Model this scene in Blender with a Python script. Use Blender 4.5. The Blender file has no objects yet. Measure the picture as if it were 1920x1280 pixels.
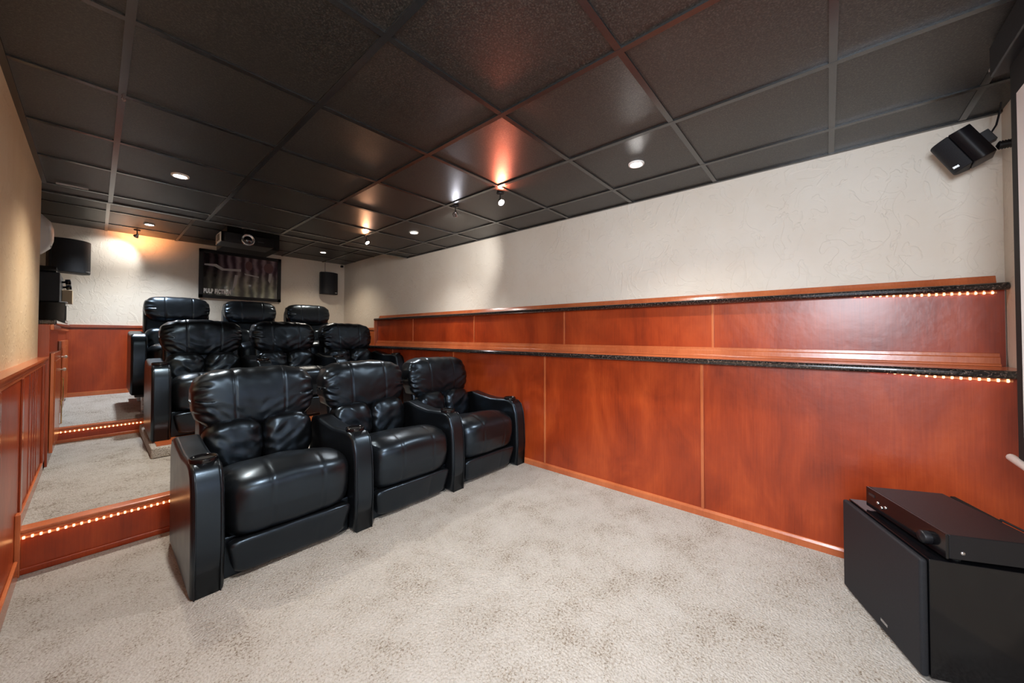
import bpy, bmesh, math, random
from mathutils import Vector, Matrix, noise

# ------------------------------------------------------------------ camera
H = 1.1432          # eye height
CF = 2.2232         # front ceiling height
CB = 2.370          # rear ceiling height
XR = 2.865          # right wall (plaster and upper panelling)
XP = 2.545          # face of the lower panelled ledge
XL = -0.265         # left wall
YF = -0.645         # screen wall
YB = 6.42           # rear wall
YS = 4.45           # where the ceiling steps up
YL = 4.16           # where the left wall ends
XN = -0.50          # wall of the niche behind the left wall
sc = bpy.context.scene
C = sc.collection
_pi, _ya, _ro = math.radians(0.98254), math.radians(48.94815), math.radians(0.07052)
fwd = Vector((math.sin(_ya) * math.cos(_pi), math.cos(_ya) * math.cos(_pi), math.sin(_pi)))
rgt = Vector((math.cos(_ya), -math.sin(_ya), 0))
upv = rgt.cross(fwd)
r2 = rgt * math.cos(_ro) + upv * math.sin(_ro)
u2 = -rgt * math.sin(_ro) + upv * math.cos(_ro)
cd = bpy.data.cameras.new('camera')
cam = bpy.data.objects.new('camera', cd)
C.objects.link(cam)
cd.sensor_width = 36
cd.lens = 679.526 / 1920 * 36
cd.shift_y = -23.797 / 1920
cd.clip_start = 0.02
M = Matrix((r2, u2, -fwd)).transposed().to_4x4()
M.translation = Vector((0, 0, H))
cam.matrix_world = M
sc.camera = cam

# ------------------------------------------------------------------ light
w = bpy.data.worlds.new('world'); sc.world = w
w.use_nodes = True
w.node_tree.nodes['Background'].inputs[0].default_value = (0.75, 0.85, 1.0, 1)
w.node_tree.nodes['Background'].inputs[1].default_value = 1.0
sc.view_settings.view_transform = 'Standard'
sc.view_settings.look = 'None'
sc.view_settings.gamma = 1.0
sc.view_settings.use_curve_mapping = False
sc.view_settings.exposure = 0.56


def lamp(name, kind, loc, power, col, aim=None, size=0.05, angle=None, blend=0.4, sy=None, parent=None):
    d = bpy.data.lights.new(name, kind)
    d.energy = power; d.color = col
    if kind == 'AREA':
        d.size = size
        if sy: d.shape = 'RECTANGLE'; d.size_y = sy
    else:
        d.shadow_soft_size = size
    if kind == 'SPOT':
        d.spot_size = math.radians(angle); d.spot_blend = blend
    o = bpy.data.objects.new(name, d); C.objects.link(o)
    o.location = loc
    if aim is not None:
        o.rotation_euler = (Vector(aim) - Vector(loc)).to_track_quat('-Z', 'Y').to_euler()
    if parent: 
        o.parent = parent
        o.location = Vector(loc) - parent.location
    return o


FILL_COL = (0.84, 0.91, 1.0)
# added fill light at an unseen, invented doorway beside the camera, coloured as daylight
lamp('added_door_fill', 'AREA', (-0.62, -0.22, 1.62), 48, FILL_COL, aim=(2.4, 0.9, 1.2), size=0.72, sy=0.6)

# ------------------------------------------------------------------ materials
MAT = {}


def nt(name):
    m = bpy.data.materials.new(name); m.use_nodes = True
    t = m.node_tree
    b = t.nodes['Principled BSDF']
    MAT[name] = m
    return m, t, b


def N(t, typ, **kw):
    n = t.nodes.new(typ)
    for k, v in kw.items():
        if k in n.inputs: n.inputs[k].default_value = v
        else: setattr(n, k, v)
    return n


def coords(t, scale=(1, 1, 1)):
    g = N(t, 'ShaderNodeNewGeometry')
    mp = N(t, 'ShaderNodeMapping'); mp.inputs['Scale'].default_value = scale
    t.links.new(g.outputs['Position'], mp.inputs['Vector'])
    return mp.outputs[0]


def ramp(t, fac, stops):
    r = N(t, 'ShaderNodeValToRGB')
    e = r.color_ramp.elements
    while len(e) < len(stops): e.new(0.5)
    for i, (p, c) in enumerate(stops):
        e[i].position = p; e[i].color = (c[0], c[1], c[2], 1) if len(c) == 3 else c
    t.links.new(fac, r.inputs[0])
    return r.outputs[0]


def bump(t, b, h, strength, dist, prev=None):
    n = N(t, 'ShaderNodeBump'); n.inputs['Strength'].default_value = strength
    n.inputs['Distance'].default_value = dist
    t.links.new(h, n.inputs['Height'])
    if prev is not None: t.links.new(prev, n.inputs['Normal'])
    t.links.new(n.outputs[0], b.inputs['Normal'])
    return n.outputs[0]


def plain(name, col, rough=0.5, metal=0.0, coat=0.0, spec=0.5):
    m, t, b = nt(name)
    b.inputs['Base Color'].default_value = (*col, 1)
    b.inputs['Roughness'].default_value = rough
    b.inputs['Metallic'].default_value = metal
    b.inputs['Coat Weight'].default_value = coat
    b.inputs['Specular IOR Level'].default_value = spec
    v = coords(t, (40, 40, 40))
    n = N(t, 'ShaderNodeTexNoise', Scale=6.0, Detail=3.0); t.links.new(v, n.inputs['Vector'])
    mr = N(t, 'ShaderNodeMapRange'); t.links.new(n.outputs[0], mr.inputs[0])
    mr.inputs[3].default_value = max(0.02, rough - 0.05); mr.inputs[4].default_value = rough + 0.05
    t.links.new(mr.outputs[0], b.inputs['Roughness'])
    return m


def glow(name, col, strength):
    m, t, b = nt(name)
    b.inputs['Base Color'].default_value = (*col, 1)
    b.inputs['Emission Color'].default_value = (*col, 1)
    b.inputs['Emission Strength'].default_value = strength
    return m


def wood(name, dark, mid, light, rough=0.33, coat=0.12):
    m, t, b = nt(name)
    v = coords(t, (55, 55, 1.6))
    n1 = N(t, 'ShaderNodeTexNoise', Scale=2.4, Detail=7.0, Roughness=0.62, Distortion=0.5); t.links.new(v, n1.inputs['Vector'])
    v2 = coords(t, (2.2, 2.2, 1.1))
    n2 = N(t, 'ShaderNodeTexNoise', Scale=1.7, Detail=4.0, Roughness=0.6, Distortion=0.6); t.links.new(v2, n2.inputs['Vector'])
    mx = N(t, 'ShaderNodeMix'); mx.data_type = 'FLOAT'; mx.inputs[0].default_value = 0.72
    t.links.new(n1.outputs[0], mx.inputs[2]); t.links.new(n2.outputs[0], mx.inputs[3])
    c = ramp(t, mx.outputs[0], [(0.33, dark), (0.5, mid), (0.66, light)])
    t.links.new(c, b.inputs['Base Color'])
    b.inputs['Roughness'].default_value = rough
    b.inputs['Coat Weight'].default_value = coat
    b.inputs['Coat Roughness'].default_value = 0.18
    n3 = N(t, 'ShaderNodeTexNoise', Scale=7.0, Detail=3.0); t.links.new(coords(t, (3, 3, 3)), n3.inputs['Vector'])
    bump(t, b, n3.outputs[0], 0.10, 0.01)
    return m


wood('cherry_panel', (0.19, 0.021, 0.004), (0.32, 0.040, 0.007), (0.44, 0.068, 0.013))
wood('cherry_trim', (0.38, 0.085, 0.028), (0.48, 0.125, 0.042), (0.58, 0.17, 0.06), rough=0.25, coat=0.3)
wood('cherry_dark', (0.15, 0.022, 0.008), (0.26, 0.042, 0.013), (0.36, 0.065, 0.02), rough=0.25, coat=0.3)


def plaster(name, col, col2):
    m, t, b = nt(name)
    v = coords(t)
    n = N(t, 'ShaderNodeTexNoise', Scale=1.8, Detail=5.0, Roughness=0.6); t.links.new(v, n.inputs['Vector'])
    c = ramp(t, n.outputs[0], [(0.35, col2), (0.6, col)])
    t.links.new(c, b.inputs['Base Color'])
    b.inputs['Roughness'].default_value = 0.55
    b.inputs['Specular IOR Level'].default_value = 0.35
    # skip-trowel ridges: thin bent edges on a gentle swell
    mp = N(t, 'ShaderNodeMapping'); mp.inputs['Scale'].default_value = (1.0, 1.0, 0.75); mp.inputs['Rotation'].default_value = (0.5, 0.3, 0)
    t.links.new(v, mp.inputs[0])
    d = N(t, 'ShaderNodeTexNoise', Scale=6.5, Detail=2.5, Distortion=1.1, Roughness=0.55); t.links.new(mp.outputs[0], d.inputs['Vector'])
    edge = ramp(t, d.outputs[0], [(0.0, (0, 0, 0)), (0.535, (0, 0, 0)), (0.56, (0.9, 0.9, 0.9)), (0.60, (0.7, 0.7, 0.7)), (1.0, (0.2, 0.2, 0.2))])
    d2 = N(t, 'ShaderNodeTexNoise', Scale=11.0, Detail=1.5, Distortion=1.6); t.links.new(v, d2.inputs['Vector'])
    e2 = ramp(t, d2.outputs[0], [(0.0, (0, 0, 0)), (0.60, (0, 0, 0)), (0.63, (0.6, 0.6, 0.6)), (1.0, (0.5, 0.5, 0.5))])
    mm = N(t, 'ShaderNodeMath', operation='ADD'); t.links.new(edge, mm.inputs[0]); t.links.new(e2, mm.inputs[1])
    f = N(t, 'ShaderNodeTexNoise', Scale=24.0, Detail=5.0, Roughness=0.65); t.links.new(v, f.inputs['Vector'])
    ad = N(t, 'ShaderNodeMath', operation='MULTIPLY_ADD'); t.links.new(f.outputs[0], ad.inputs[0]); ad.inputs[1].default_value = 0.45
    t.links.new(mm.outputs[0], ad.inputs[2])
    bump(t, b, ad.outputs[0], 0.42, 0.0045)
    return m


plaster('plaster_cream', (0.755, 0.705, 0.62), (0.715, 0.65, 0.555))
plaster('plaster_tan', (0.74, 0.56, 0.36), (0.68, 0.48, 0.28))

# carpet
m, t, b = nt('carpet')
v = coords(t)
n1 = N(t, 'ShaderNodeTexNoise', Scale=105.0, Detail=5.0, Roughness=0.85); t.links.new(v, n1.inputs['Vector'])
n2 = N(t, 'ShaderNodeTexNoise', Scale=4.5, Detail=6.0, Roughness=0.72); t.links.new(v, n2.inputs['Vector'])
vo = N(t, 'ShaderNodeTexVoronoi', Scale=120.0); t.links.new(v, vo.inputs['Vector'])
mx = N(t, 'ShaderNodeMix'); mx.data_type = 'FLOAT'; mx.inputs[0].default_value = 0.30
t.links.new(n1.outputs[0], mx.inputs[2]); t.links.new(n2.outputs[0], mx.inputs[3])
c = ramp(t, mx.outputs[0], [(0.385, (0.13, 0.075, 0.035)), (0.425, (0.36, 0.28, 0.19)), (0.455, (0.62, 0.57, 0.50)), (0.58, (0.77, 0.735, 0.68))])
t.links.new(c, b.inputs['Base Color'])
b.inputs['Roughness'].default_value = 0.95
b.inputs['Specular IOR Level'].default_value = 0.1
b.inputs['Sheen Weight'].default_value = 0.2
ad = N(t, 'ShaderNodeMath', operation='ADD'); t.links.new(n1.outputs[0], ad.inputs[0]); t.links.new(vo.outputs[0], ad.inputs[1])
bump(t, b, ad.outputs[0], 1.0, 0.014)

# ceiling tile
m, t, b = nt('ceiling_tile')
v = coords(t)
n1 = N(t, 'ShaderNodeTexNoise', Scale=150.0, Detail=4.0, Roughness=0.8); t.links.new(v, n1.inputs['Vector'])
n2 = N(t, 'ShaderNodeTexNoise', Scale=2.0, Detail=3.0); t.links.new(v, n2.inputs['Vector'])
c = ramp(t, n1.outputs[0], [(0.40, (0.003, 0.003, 0.003)), (0.52, (0.013, 0.012, 0.0105)), (0.64, (0.060, 0.054, 0.044))])
t.links.new(c, b.inputs['Base Color'])
rr = N(t, 'ShaderNodeMapRange'); b.inputs['Specular IOR Level'].default_value = 0.75; rr.inputs[3].default_value = 0.34; rr.inputs[4].default_value = 0.46
t.links.new(n2.outputs[0], rr.inputs[0]); t.links.new(rr.outputs[0], b.inputs['Roughness'])
bump(t, b, n1.outputs[0], 0.35, 0.003)

plain('tee_black', (0.016, 0.016, 0.016), 0.22, spec=1.0)
plain('tee_grey', (0.42, 0.42, 0.42), 0.35)
plain('black_gloss', (0.004, 0.004, 0.005), 0.12, coat=0.0, spec=0.4)
plain('black_satin', (0.006, 0.006, 0.008), 0.42, spec=0.35)
plain('black_matte', (0.006, 0.006, 0.006), 0.75, spec=0.3)
plain('dark_metal', (0.03, 0.03, 0.032), 0.35, metal=0.3)
plain('steel', (0.55, 0.55, 0.56), 0.28, metal=1.0)
plain('brass', (0.70, 0.48, 0.18), 0.25, metal=1.0)
plain('white_plastic', (0.82, 0.81, 0.78), 0.35)
plain('screen_white', (0.80, 0.80, 0.80), 0.85)
plain('cream_knob', (0.80, 0.74, 0.62), 0.2, coat=0.5)
plain('tan_plastic', (0.45, 0.33, 0.18), 0.4)
plain('glass_bulb', (0.85, 0.85, 0.85), 0.05)
plain('lens_glass', (0.01, 0.012, 0.02), 0.03, coat=1.0)
glow('lamp_white', (1.0, 0.96, 0.90), 45)
glow('lamp_rosy', (1.0, 0.80, 0.74), 45)
glow('rope_bulb', (1.0, 0.52, 0.22), 4.2)
m, t, b = nt('rope_tube')
b.inputs['Base Color'].default_value = (0.95, 0.45, 0.22, 1); b.inputs['Roughness'].default_value = 0.15
b.inputs['Emission Color'].default_value = (1.0, 0.30, 0.10, 1); b.inputs['Emission Strength'].default_value = 0.08

# speaker cloth
m, t, b = nt('grille_cloth')
v = coords(t)
wv = N(t, 'ShaderNodeTexNoise', Scale=700.0, Detail=1.0); t.links.new(v, wv.inputs['Vector'])
c = ramp(t, wv.outputs[0], [(0.4, (0.004, 0.005, 0.007)), (0.6, (0.014, 0.016, 0.021))]); t.links.new(c, b.inputs['Base Color'])
b.inputs['Specular IOR Level'].default_value = 0.35
b.inputs['Roughness'].default_value = 0.6
bump(t, b, wv.outputs[0], 0.4, 0.002)

# granite edge
m, t, b = nt('granite')
v = coords(t)
n1 = N(t, 'ShaderNodeTexVoronoi', Scale=170.0); t.links.new(v, n1.inputs['Vector'])
n2 = N(t, 'ShaderNodeTexNoise', Scale=110.0, Detail=4.0, Roughness=0.8); t.links.new(v, n2.inputs['Vector'])
c = ramp(t, n2.outputs[0], [(0.45, (0.008, 0.007, 0.007)), (0.56, (0.03, 0.022, 0.02)), (0.66, (0.22, 0.16, 0.13))]); t.links.new(c, b.inputs['Base Color'])
b.inputs['Roughness'].default_value = 0.12
b.inputs['Coat Weight'].default_value = 0.4

# leather
m, t, b = nt('black_leather')
tc = N(t, 'ShaderNodeTexCoord')
b.inputs['Base Color'].default_value = (0.0045, 0.0048, 0.0055, 1)
b.inputs['Specular IOR Level'].default_value = 0.75
b.inputs['Specular Tint'].default_value = (0.55, 0.76, 1.0, 1)  # blue sheen of cool light put into the reflection colour
n1 = N(t, 'ShaderNodeTexVoronoi', Scale=230.0); t.links.new(tc.outputs['Object'], n1.inputs['Vector'])
n2 = N(t, 'ShaderNodeTexNoise', Scale=6.0, Detail=1.5, Roughness=0.5, Distortion=0.8); t.links.new(tc.outputs['Object'], n2.inputs['Vector'])
rr = N(t, 'ShaderNodeMapRange'); rr.inputs[3].default_value = 0.26; rr.inputs[4].default_value = 0.36
t.links.new(n2.outputs[0], rr.inputs[0]); t.links.new(rr.outputs[0], b.inputs['Roughness'])
p1 = bump(t, b, n2.outputs[0], 0.13, 0.010)
bump(t, b, n1.outputs[0], 0.04, 0.0006, prev=p1)


# ------------------------------------------------------------------ helpers
def tag(o, label=None, cat=None, group=None, kind=None):
    if label: o['label'] = label
    if cat: o['category'] = cat
    if group: o['group'] = group
    if kind: o['kind'] = kind
    return o


def thing(name, label, cat, loc=(0, 0, 0), rotz=0, group=None):
    o = bpy.data.objects.new(name, None); C.objects.link(o)
    o.empty_display_size = 0.1
    o.location = loc; o.rotation_euler = (0, 0, rotz)
    return tag(o, label, cat, group)


def obj(name, bm, mat, parent=None, smooth=False, wn=False):
    bmesh.ops.recalc_face_normals(bm, faces=bm.faces[:])
    me = bpy.data.meshes.new(name)
    bm.to_mesh(me); bm.free()
    mats = mat if isinstance(mat, (list, tuple)) else [mat]
    for k in mats: me.materials.append(MAT[k])
    if smooth or wn:
        for p in me.polygons: p.use_smooth = True
    o = bpy.data.objects.new(name, me); C.objects.link(o)
    if wn:
        mod = o.modifiers.new('weighted', 'WEIGHTED_NORMAL'); mod.keep_sharp = True
    if parent: o.parent = parent
    return o


def bx(bm, x0, x1, y0, y1, z0, z1, mi=0, bev=0, seg=2, mtx=None):
    r = bmesh.ops.create_cube(bm, size=1)
    vs = r['verts']
    for v in vs:
        v.co = Vector(((x0 + x1) / 2 + v.co.x * (x1 - x0), (y0 + y1) / 2 + v.co.y * (y1 - y0), (z0 + z1) / 2 + v.co.z * (z1 - z0)))
    fs = list({f for v in vs for f in v.link_faces})
    if bev:
        es = list({e for f in fs for e in f.edges})
        g = bmesh.ops.bevel(bm, geom=es, offset=bev, segments=seg, affect='EDGES', profile=0.5)
        fs = list({f for f in fs if f.is_valid} | set(g['faces']))
        vs = list({v for f in fs for v in f.verts})
    for f in fs: f.material_index = mi
    if mtx is not None:
        for v in vs: v.co = mtx @ v.co
    return vs


def box(*a, **k):
    bm = bmesh.new(); bx(bm, *a, **k); return bm


def prism(pts, a0, a1, axis='x', bm=None, bev=0, seg=3, mi=0):
    """extrude a 2D outline along an axis; pts are (y,z) for x, (x,z) for y, (x,y) for z"""
    bm = bm or bmesh.new()
    def P(p, a):
        if axis == 'x': return (a, p[0], p[1])
        if axis == 'y': return (p[0], a, p[1])
        return (p[0], p[1], a)
    A = [bm.verts.new(P(p, a0)) for p in pts]
    B = [bm.verts.new(P(p, a1)) for p in pts]
    n = len(pts)
    fs = [bm.faces.new(A), bm.faces.new(B[::-1])]
    for i in range(n):
        fs.append(bm.faces.new((A[i], B[i], B[(i + 1) % n], A[(i + 1) % n])))
    bmesh.ops.recalc_face_normals(bm, faces=fs)
    if bev:
        es = [e for f in fs[:2] for e in f.edges]
        g = bmesh.ops.bevel(bm, geom=es, offset=bev, segments=seg, affect='EDGES', profile=0.5)
        fs = [f for f in fs if f.is_valid] + g['faces']
    for f in fs: f.material_index = mi
    return bm


def lathe(bm, prof, centre, axis=(0, 0, 1), n=24, sx=1, sy=1, mi=0):
    q = Vector((0, 0, 1)).rotation_difference(Vector(axis).normalized()).to_matrix()
    c = Vector(centre)
    rings = []
    for r, h in prof:
        if r < 1e-6:
            rings.append([bm.verts.new(c + q @ Vector((0, 0, h)))])
        else:
            rings.append([bm.verts.new(c + q @ Vector((r * sx * math.cos(2 * math.pi * i / n), r * sy * math.sin(2 * math.pi * i / n), h))) for i in range(n)])
    for A, B in zip(rings, rings[1:]):
        if len(A) == 1 and len(B) == 1: continue
        for i in range(n):
            j = (i + 1) % n
            if len(A) == 1: f = bm.faces.new((A[0], B[i], B[j]))
            elif len(B) == 1: f = bm.faces.new((A[i], A[j], B[0]))
            else: f = bm.faces.new((A[i], A[j], B[j], B[i]))
            f.material_index = mi
    return bm


def tube(pts, r, n=8, bm=None, mi=0):
    bm = bm or bmesh.new()
    pts = [Vector(p) for p in pts]
    rings = []
    prev = None
    for i, p in enumerate(pts):
        d = (pts[min(i + 1, len(pts) - 1)] - pts[max(i - 1, 0)]).normalized()
        a = Vector((0, 0, 1)) if abs(d.z) < 0.9 else Vector((1, 0, 0))
        u = d.cross(a).normalized() if prev is None else (prev - d * prev.dot(d)).normalized()
        prev = u
        v = d.cross(u)
        rings.append([bm.verts.new(p + (u * math.cos(2 * math.pi * k / n) + v * math.sin(2 * math.pi * k / n)) * r) for k in range(n)])
    for A, B in zip(rings, rings[1:]):
        for k in range(n):
            f = bm.faces.new((A[k], A[(k + 1) % n], B[(k + 1) % n], B[k])); f.material_index = mi
    bm.faces.new(rings[0]); bm.faces.new(rings[-1][::-1])
    return bm


def struct(name, bm, mat, parent=None, **k):
    o = obj(name, bm, mat, parent, **k)
    if parent is None: o['kind'] = 'structure'
    return o


# ------------------------------------------------------------------ room shell
# floors: three carpeted levels
Z1 = 0.205   # second level
Z2 = 0.325   # third level at its edge
Z2B = 0.445  # third level at the rear wall
Y1 = 2.905
Y2 = 5.0
struct('floor', box(XN - 0.1, XR + 0.1, YF - 0.1, Y1 + 0.02, -0.08, 0.0), 'carpet')
o = struct('floor', box(XN - 0.1, XR, Y1 + 0.012, Y2 + 0.02, -0.05, Z1), 'carpet')
obj('step_riser', box(-0.232, XP, Y1 + 0.0, Y1 + 0.013, 0.0, Z1 - 0.006), 'cherry_panel', o)
bm = box(-0.232, XP, Y1 - 0.018, Y1 + 0.055, Z1 - 0.004, Z1 + 0.012, bev=0.005)
bx(bm, -0.232, XP, Y1 - 0.008, Y1 + 0.0, Z1 - 0.022, Z1 - 0.004, bev=0.002)
obj('step_nosing', bm, 'cherry_trim', o, wn=True)
obj('base_moulding', box(-0.232, XP, Y1 - 0.010, Y1 + 0.0, 0.0, 0.030, bev=0.004), 'cherry_panel', o, wn=True)
bm = bmesh.new()
prism([(Y2 + 0.012, -0.02), (Y2 + 0.012, Z2), (YB + 0.02, Z2B), (YB + 0.02, -0.02)], XN - 0.1, XR, 'x', bm)
o = struct('floor', bm, 'carpet')
obj('step_riser', box(-0.232, XP, Y2 + 0.0, Y2 + 0.013, Z1, Z2 - 0.004), 'cherry_panel', o)
bm = box(-0.232, XP, Y2 - 0.016, Y2 + 0.05, Z2 - 0.004, Z2 + 0.012, bev=0.004)
bx(bm, -0.232, XP, Y2 - 0.008, Y2 + 0.0, Z2 - 0.02, Z2 - 0.004, bev=0.002)
obj('step_nosing', bm, 'cherry_trim', o, wn=True)
obj('base_moulding', box(-0.232, XP, Y2 - 0.010, Y2 + 0.0, Z1, Z1 + 0.028, bev=0.004), 'cherry_trim', o, wn=True)

# right wall with its two panelled ledges
YE = 5.24    # rear end of the ledges
wr = struct('wall_right', box(XR, XR + 0.12, YF - 0.1, YB + 0.1, -0.08, CB + 0.1), 'plaster_cream')
ZLU = 1.395  # upper ledge top
ZLL = 0.997  # lower ledge top
SE = [0.608, 1.838, 3.055, 4.275]
up = struct('trim_1', box(XR - 0.016, XR, YF + 0.005, YE, ZLL, ZLU - 0.02), 'cherry_panel')
for s in SE: obj('panel_batten', box(XR - 0.022, XR - 0.016, s - 0.008, s + 0.008, ZLL + 0.05, ZLU - 0.035, bev=0.002), 'cherry_trim', up)
bm = bmesh.new()
prism([(XR - 0.016, ZLL), (XR - 0.016, ZLL + 0.062), (XR - 0.024, ZLL + 0.060), (XR - 0.026, ZLL + 0.045), (XR - 0.034, ZLL + 0.040), (XR - 0.036, ZLL + 0.012), (XR - 0.046, ZLL + 0.008), (XR - 0.048, ZLL)], YF + 0.025, YE, 'y', bm)
obj('base_moulding', bm, 'cherry_trim', up)
obj('end_trim', box(XR - 0.06, XR, YE, YE + 0.018, 0.45, ZLU - 0.0, bev=0.003), 'cherry_trim', up)
low = struct('trim_2', box(XP, XR - 0.001, YF + 0.002, YE, 0.0, ZLL - 0.014), 'cherry_panel')
for s in SE[:]: obj('panel_batten', box(XP - 0.006, XP, s - 0.009, s + 0.009, 0.045, ZLL - 0.04, bev=0.002), 'cherry_trim', low)
bm = bmesh.new()
prism([(XP, 0), (XP, 0.048), (XP - 0.006, 0.046), (XP - 0.012, 0.034), (XP - 0.013, 0)], YF + 0.002, YE, 'y', bm)
obj('base_moulding', bm, 'cherry_trim', low)

# granite lipped ledge tops


def ledge(name, xw, xf, z, label):
    # wood top running back to the wall, polished granite bullnose along the front
    root = thing(name, label, 'ledge', (xf, 0, z))
    y0, y1 = YF + 0.004, YE
    bm = box(0.022, xw - xf, y0, y1, -0.014, -0.001)
    obj('ledge_top', bm, 'cherry_trim' if z < 1.2 else 'cherry_dark', root)
    # bullnose made of tiles end to end
    bm = bmesh.new()
    L = 1.22
    ys = [y0]
    s = 0.275
    while s < y1 - 0.1:
        ys.append(s); s += L
    ys.append(y1)
    for a, b_ in zip(ys, ys[1:]):
        prof = []
        for k in range(9):
            an = math.pi / 2 + math.pi * k / 8
            prof.append((0.017 + 0.017 * math.cos(an), -0.018 + 0.018 * math.sin(an)))
        prof += [(0.030, -0.036), (0.030, 0.0)]
        prism(prof, a + 0.0007, b_ - 0.0007, 'y', bm)
    obj('granite_edge', bm, 'granite', root)
    return root


lu = ledge('wall_ledge', XR - 0.017, XR - 0.075, ZLU, 'upper wood ledge with a dark granite lip, meeting the cream plaster')
bm = bmesh.new()
prism([(0.075 - 0.0, 0.0), (0.075 - 0.0, 0.040), (0.063, 0.038), (0.058, 0.020), (0.050, 0.0)], YF + 0.03, YE - 0.06, 'y', bm)
obj('back_moulding', bm, 'cherry_trim', lu)
ll = ledge('wall_ledge', XR - 0.017, XP - 0.058, ZLL, 'lower, deeper wood ledge with a dark granite lip running behind the recliners')

# left wall; the unseen doorway by the camera is added for the fill light
DY0, DY1, DZ = -0.62, 0.26, 2.06
bm = bmesh.new()
bx(bm, XL - 0.235, XL, DY1, YL, -0.05, CF + 0.1)
bx(bm, XL - 0.235, XL, YF - 0.1, DY0, -0.05, CF + 0.1)
bx(bm, XL - 0.235, XL, DY0, DY1, DZ, CF + 0.1)
wl = struct('wall_left', bm, 'plaster_tan')
bm = bmesh.new()
for a, b_ in ((DY0 - 0.07, DY0), (DY1, DY1 + 0.07)): bx(bm, XL, XL + 0.02, a, b_, 0, DZ + 0.07, bev=0.004)
bx(bm, XL, XL + 0.02, DY0, DY1, DZ, DZ + 0.07, bev=0.004)
obj('added_door_casing', bm, 'cherry_trim', wl)
# wainscot on the left wall
RW = 0.985
XW = -0.238
bm = bmesh.new(); bx(bm, XL, XW, DY1 + 0.09, YL, 0, RW - 0.03)
wa = struct('trim_3', bm, 'cherry_panel')
bm = bmesh.new()
prism([(XL, RW - 0.06), (XW + 0.004, RW - 0.06), (XW + 0.006, RW - 0.04), (XW + 0.012, RW - 0.034), (XW + 0.014, RW - 0.018), (XW + 0.022, RW - 0.012), (XW + 0.022, RW), (XL, RW)], DY1 + 0.09, YL + 0.02, 'y', bm)
obj('chair_rail', bm, 'cherry_trim', wa)
for s in (0.9, 1.62, 2.34, 3.02): obj('panel_batten', box(XW, XW + 0.007, s - 0.035, s + 0.035, 0.0, RW - 0.06, bev=0.003), 'cherry_dark', wa)
bm = bmesh.new()
for s in (3.35, 3.50, 3.62, 3.74): bx(bm, XW, XW + 0.003, s - 0.006, s + 0.006, Z1 + 0.05, RW - 0.06)
obj('beading', bm, 'cherry_dark', wa)
obj('corner_post', box(XW, XW + 0.012, YL - 0.10, YL + 0.01, Z1, RW - 0.05, bev=0.003), 'cherry_dark', wa)
bm = bmesh.new()
bx(bm, XW, XW + 0.014, DY1 + 0.09, Y1 - 0.02, 0, 0.085, bev=0.004)
obj('base_moulding', bm, 'cherry_trim', wa)
bm = bmesh.new()
bx(bm, XW, XW + 0.012, Y1 + 0.06, Y2, Z1, Z1 + 0.06, bev=0.004)
obj('base_moulding', bm, 'cherry_trim', wa)
bm = bmesh.new()
bx(bm, XW, XW + 0.018, Y1 - 0.03, Y1 + 0.012, 0, Z1 + 0.09, bev=0.004)
obj('corner_block', bm, 'cherry_trim', wa)

# niche beyond the left wall, rear wall, screen wall
struct('wall_niche', box(XN - 0.1, XN, YL - 0.2, YB + 0.1, -0.05, CB + 0.1), 'plaster_tan')
struct('wall_back', box(XN - 0.1, XR + 0.1, YB, YB + 0.12, -0.05, CB + 0.1), 'plaster_cream')
RB = 1.255
bm = bmesh.new(); bx(bm, XN, XR, YB - 0.014, YB, Z2B - 0.02, RB - 0.02)
wb = struct('trim_4', bm, 'cherry_panel')
obj('chair_rail', box(XN, XR, YB - 0.028, YB - 0.0, RB - 0.035, RB, bev=0.005), 'cherry_dark', wb)
obj('base_moulding', box(XN, XR, YB - 0.026, YB - 0.014, Z2B - 0.02, Z2B + 0.045, bev=0.004), 'cherry_trim', wb)
bm = bmesh.new(); bx(bm, XR - 0.014, XR, YE + 0.018, YB - 0.03, Z2 - 0.02, RB - 0.02); bx(bm, XR - 0.026, XR, YE + 0.018, YB - 0.03, RB - 0.035, RB)
struct('trim_5', bm, 'cherry_trim')
struct('wall_front', box(XN - 0.1, XR + 0.1, YF - 0.12, YF, -0.08, CF + 0.2), 'plaster_cream')

# ceilings with their tee grids
TX = [2.512, 1.907, 1.293, 0.675, 0.063]
TY = [-0.52, -0.027, 0.586, 1.194, 1.796, 2.392, 2.995, 3.556, 4.183]
bm = bmesh.new()
xs = [XN - 0.1] + TX[::-1] + [XR + 0.02]
ys = [YF - 0.05] + TY + [YS]
for i in range(len(xs) - 1):
    for j in range(len(ys) - 1):
        g = 0.004
        bx(bm, xs[i] + g, xs[i + 1] - g, ys[j] + g, ys[j + 1] - (g if j < len(ys) - 2 else 0), CF + 0.005, CF + 0.03)
bx(bm, XN - 0.1, XR + 0.02, YF - 0.05, YS, CF + 0.028, CF + 0.06)
bx(bm, XN - 0.1, XR + 0.02, YS - 0.03, YS, CF, CB + 0.03)
ce = struct('ceiling', bm, 'ceiling_tile')
bm = bmesh.new()
TW = 0.0125
for x in TX: bx(bm, x - TW, x + TW, YF, YS - 0.001, CF - 0.004, CF + 0.006)
for y in TY[1:]: bx(bm, XN, XR, y - TW, y + TW, CF - 0.003, CF + 0.0055)
bx(bm, 2.385, XR, TY[0] - TW, TY[0] + TW, CF - 0.003, CF + 0.0055)
bx(bm, XR - 0.022, XR + 0.001, YF, YS, CF - 0.006, CF + 0.006)
bx(bm, XL, XL + 0.022, YF, YL, CF - 0.006, CF + 0.006)
obj('ceiling_grid', bm, 'tee_black', ce)
bm = bmesh.new()
bx(bm, XL + 0.02, 2.385, TY[0] - TW, TY[0] + TW, CF - 0.003, CF + 0.0055)
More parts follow.
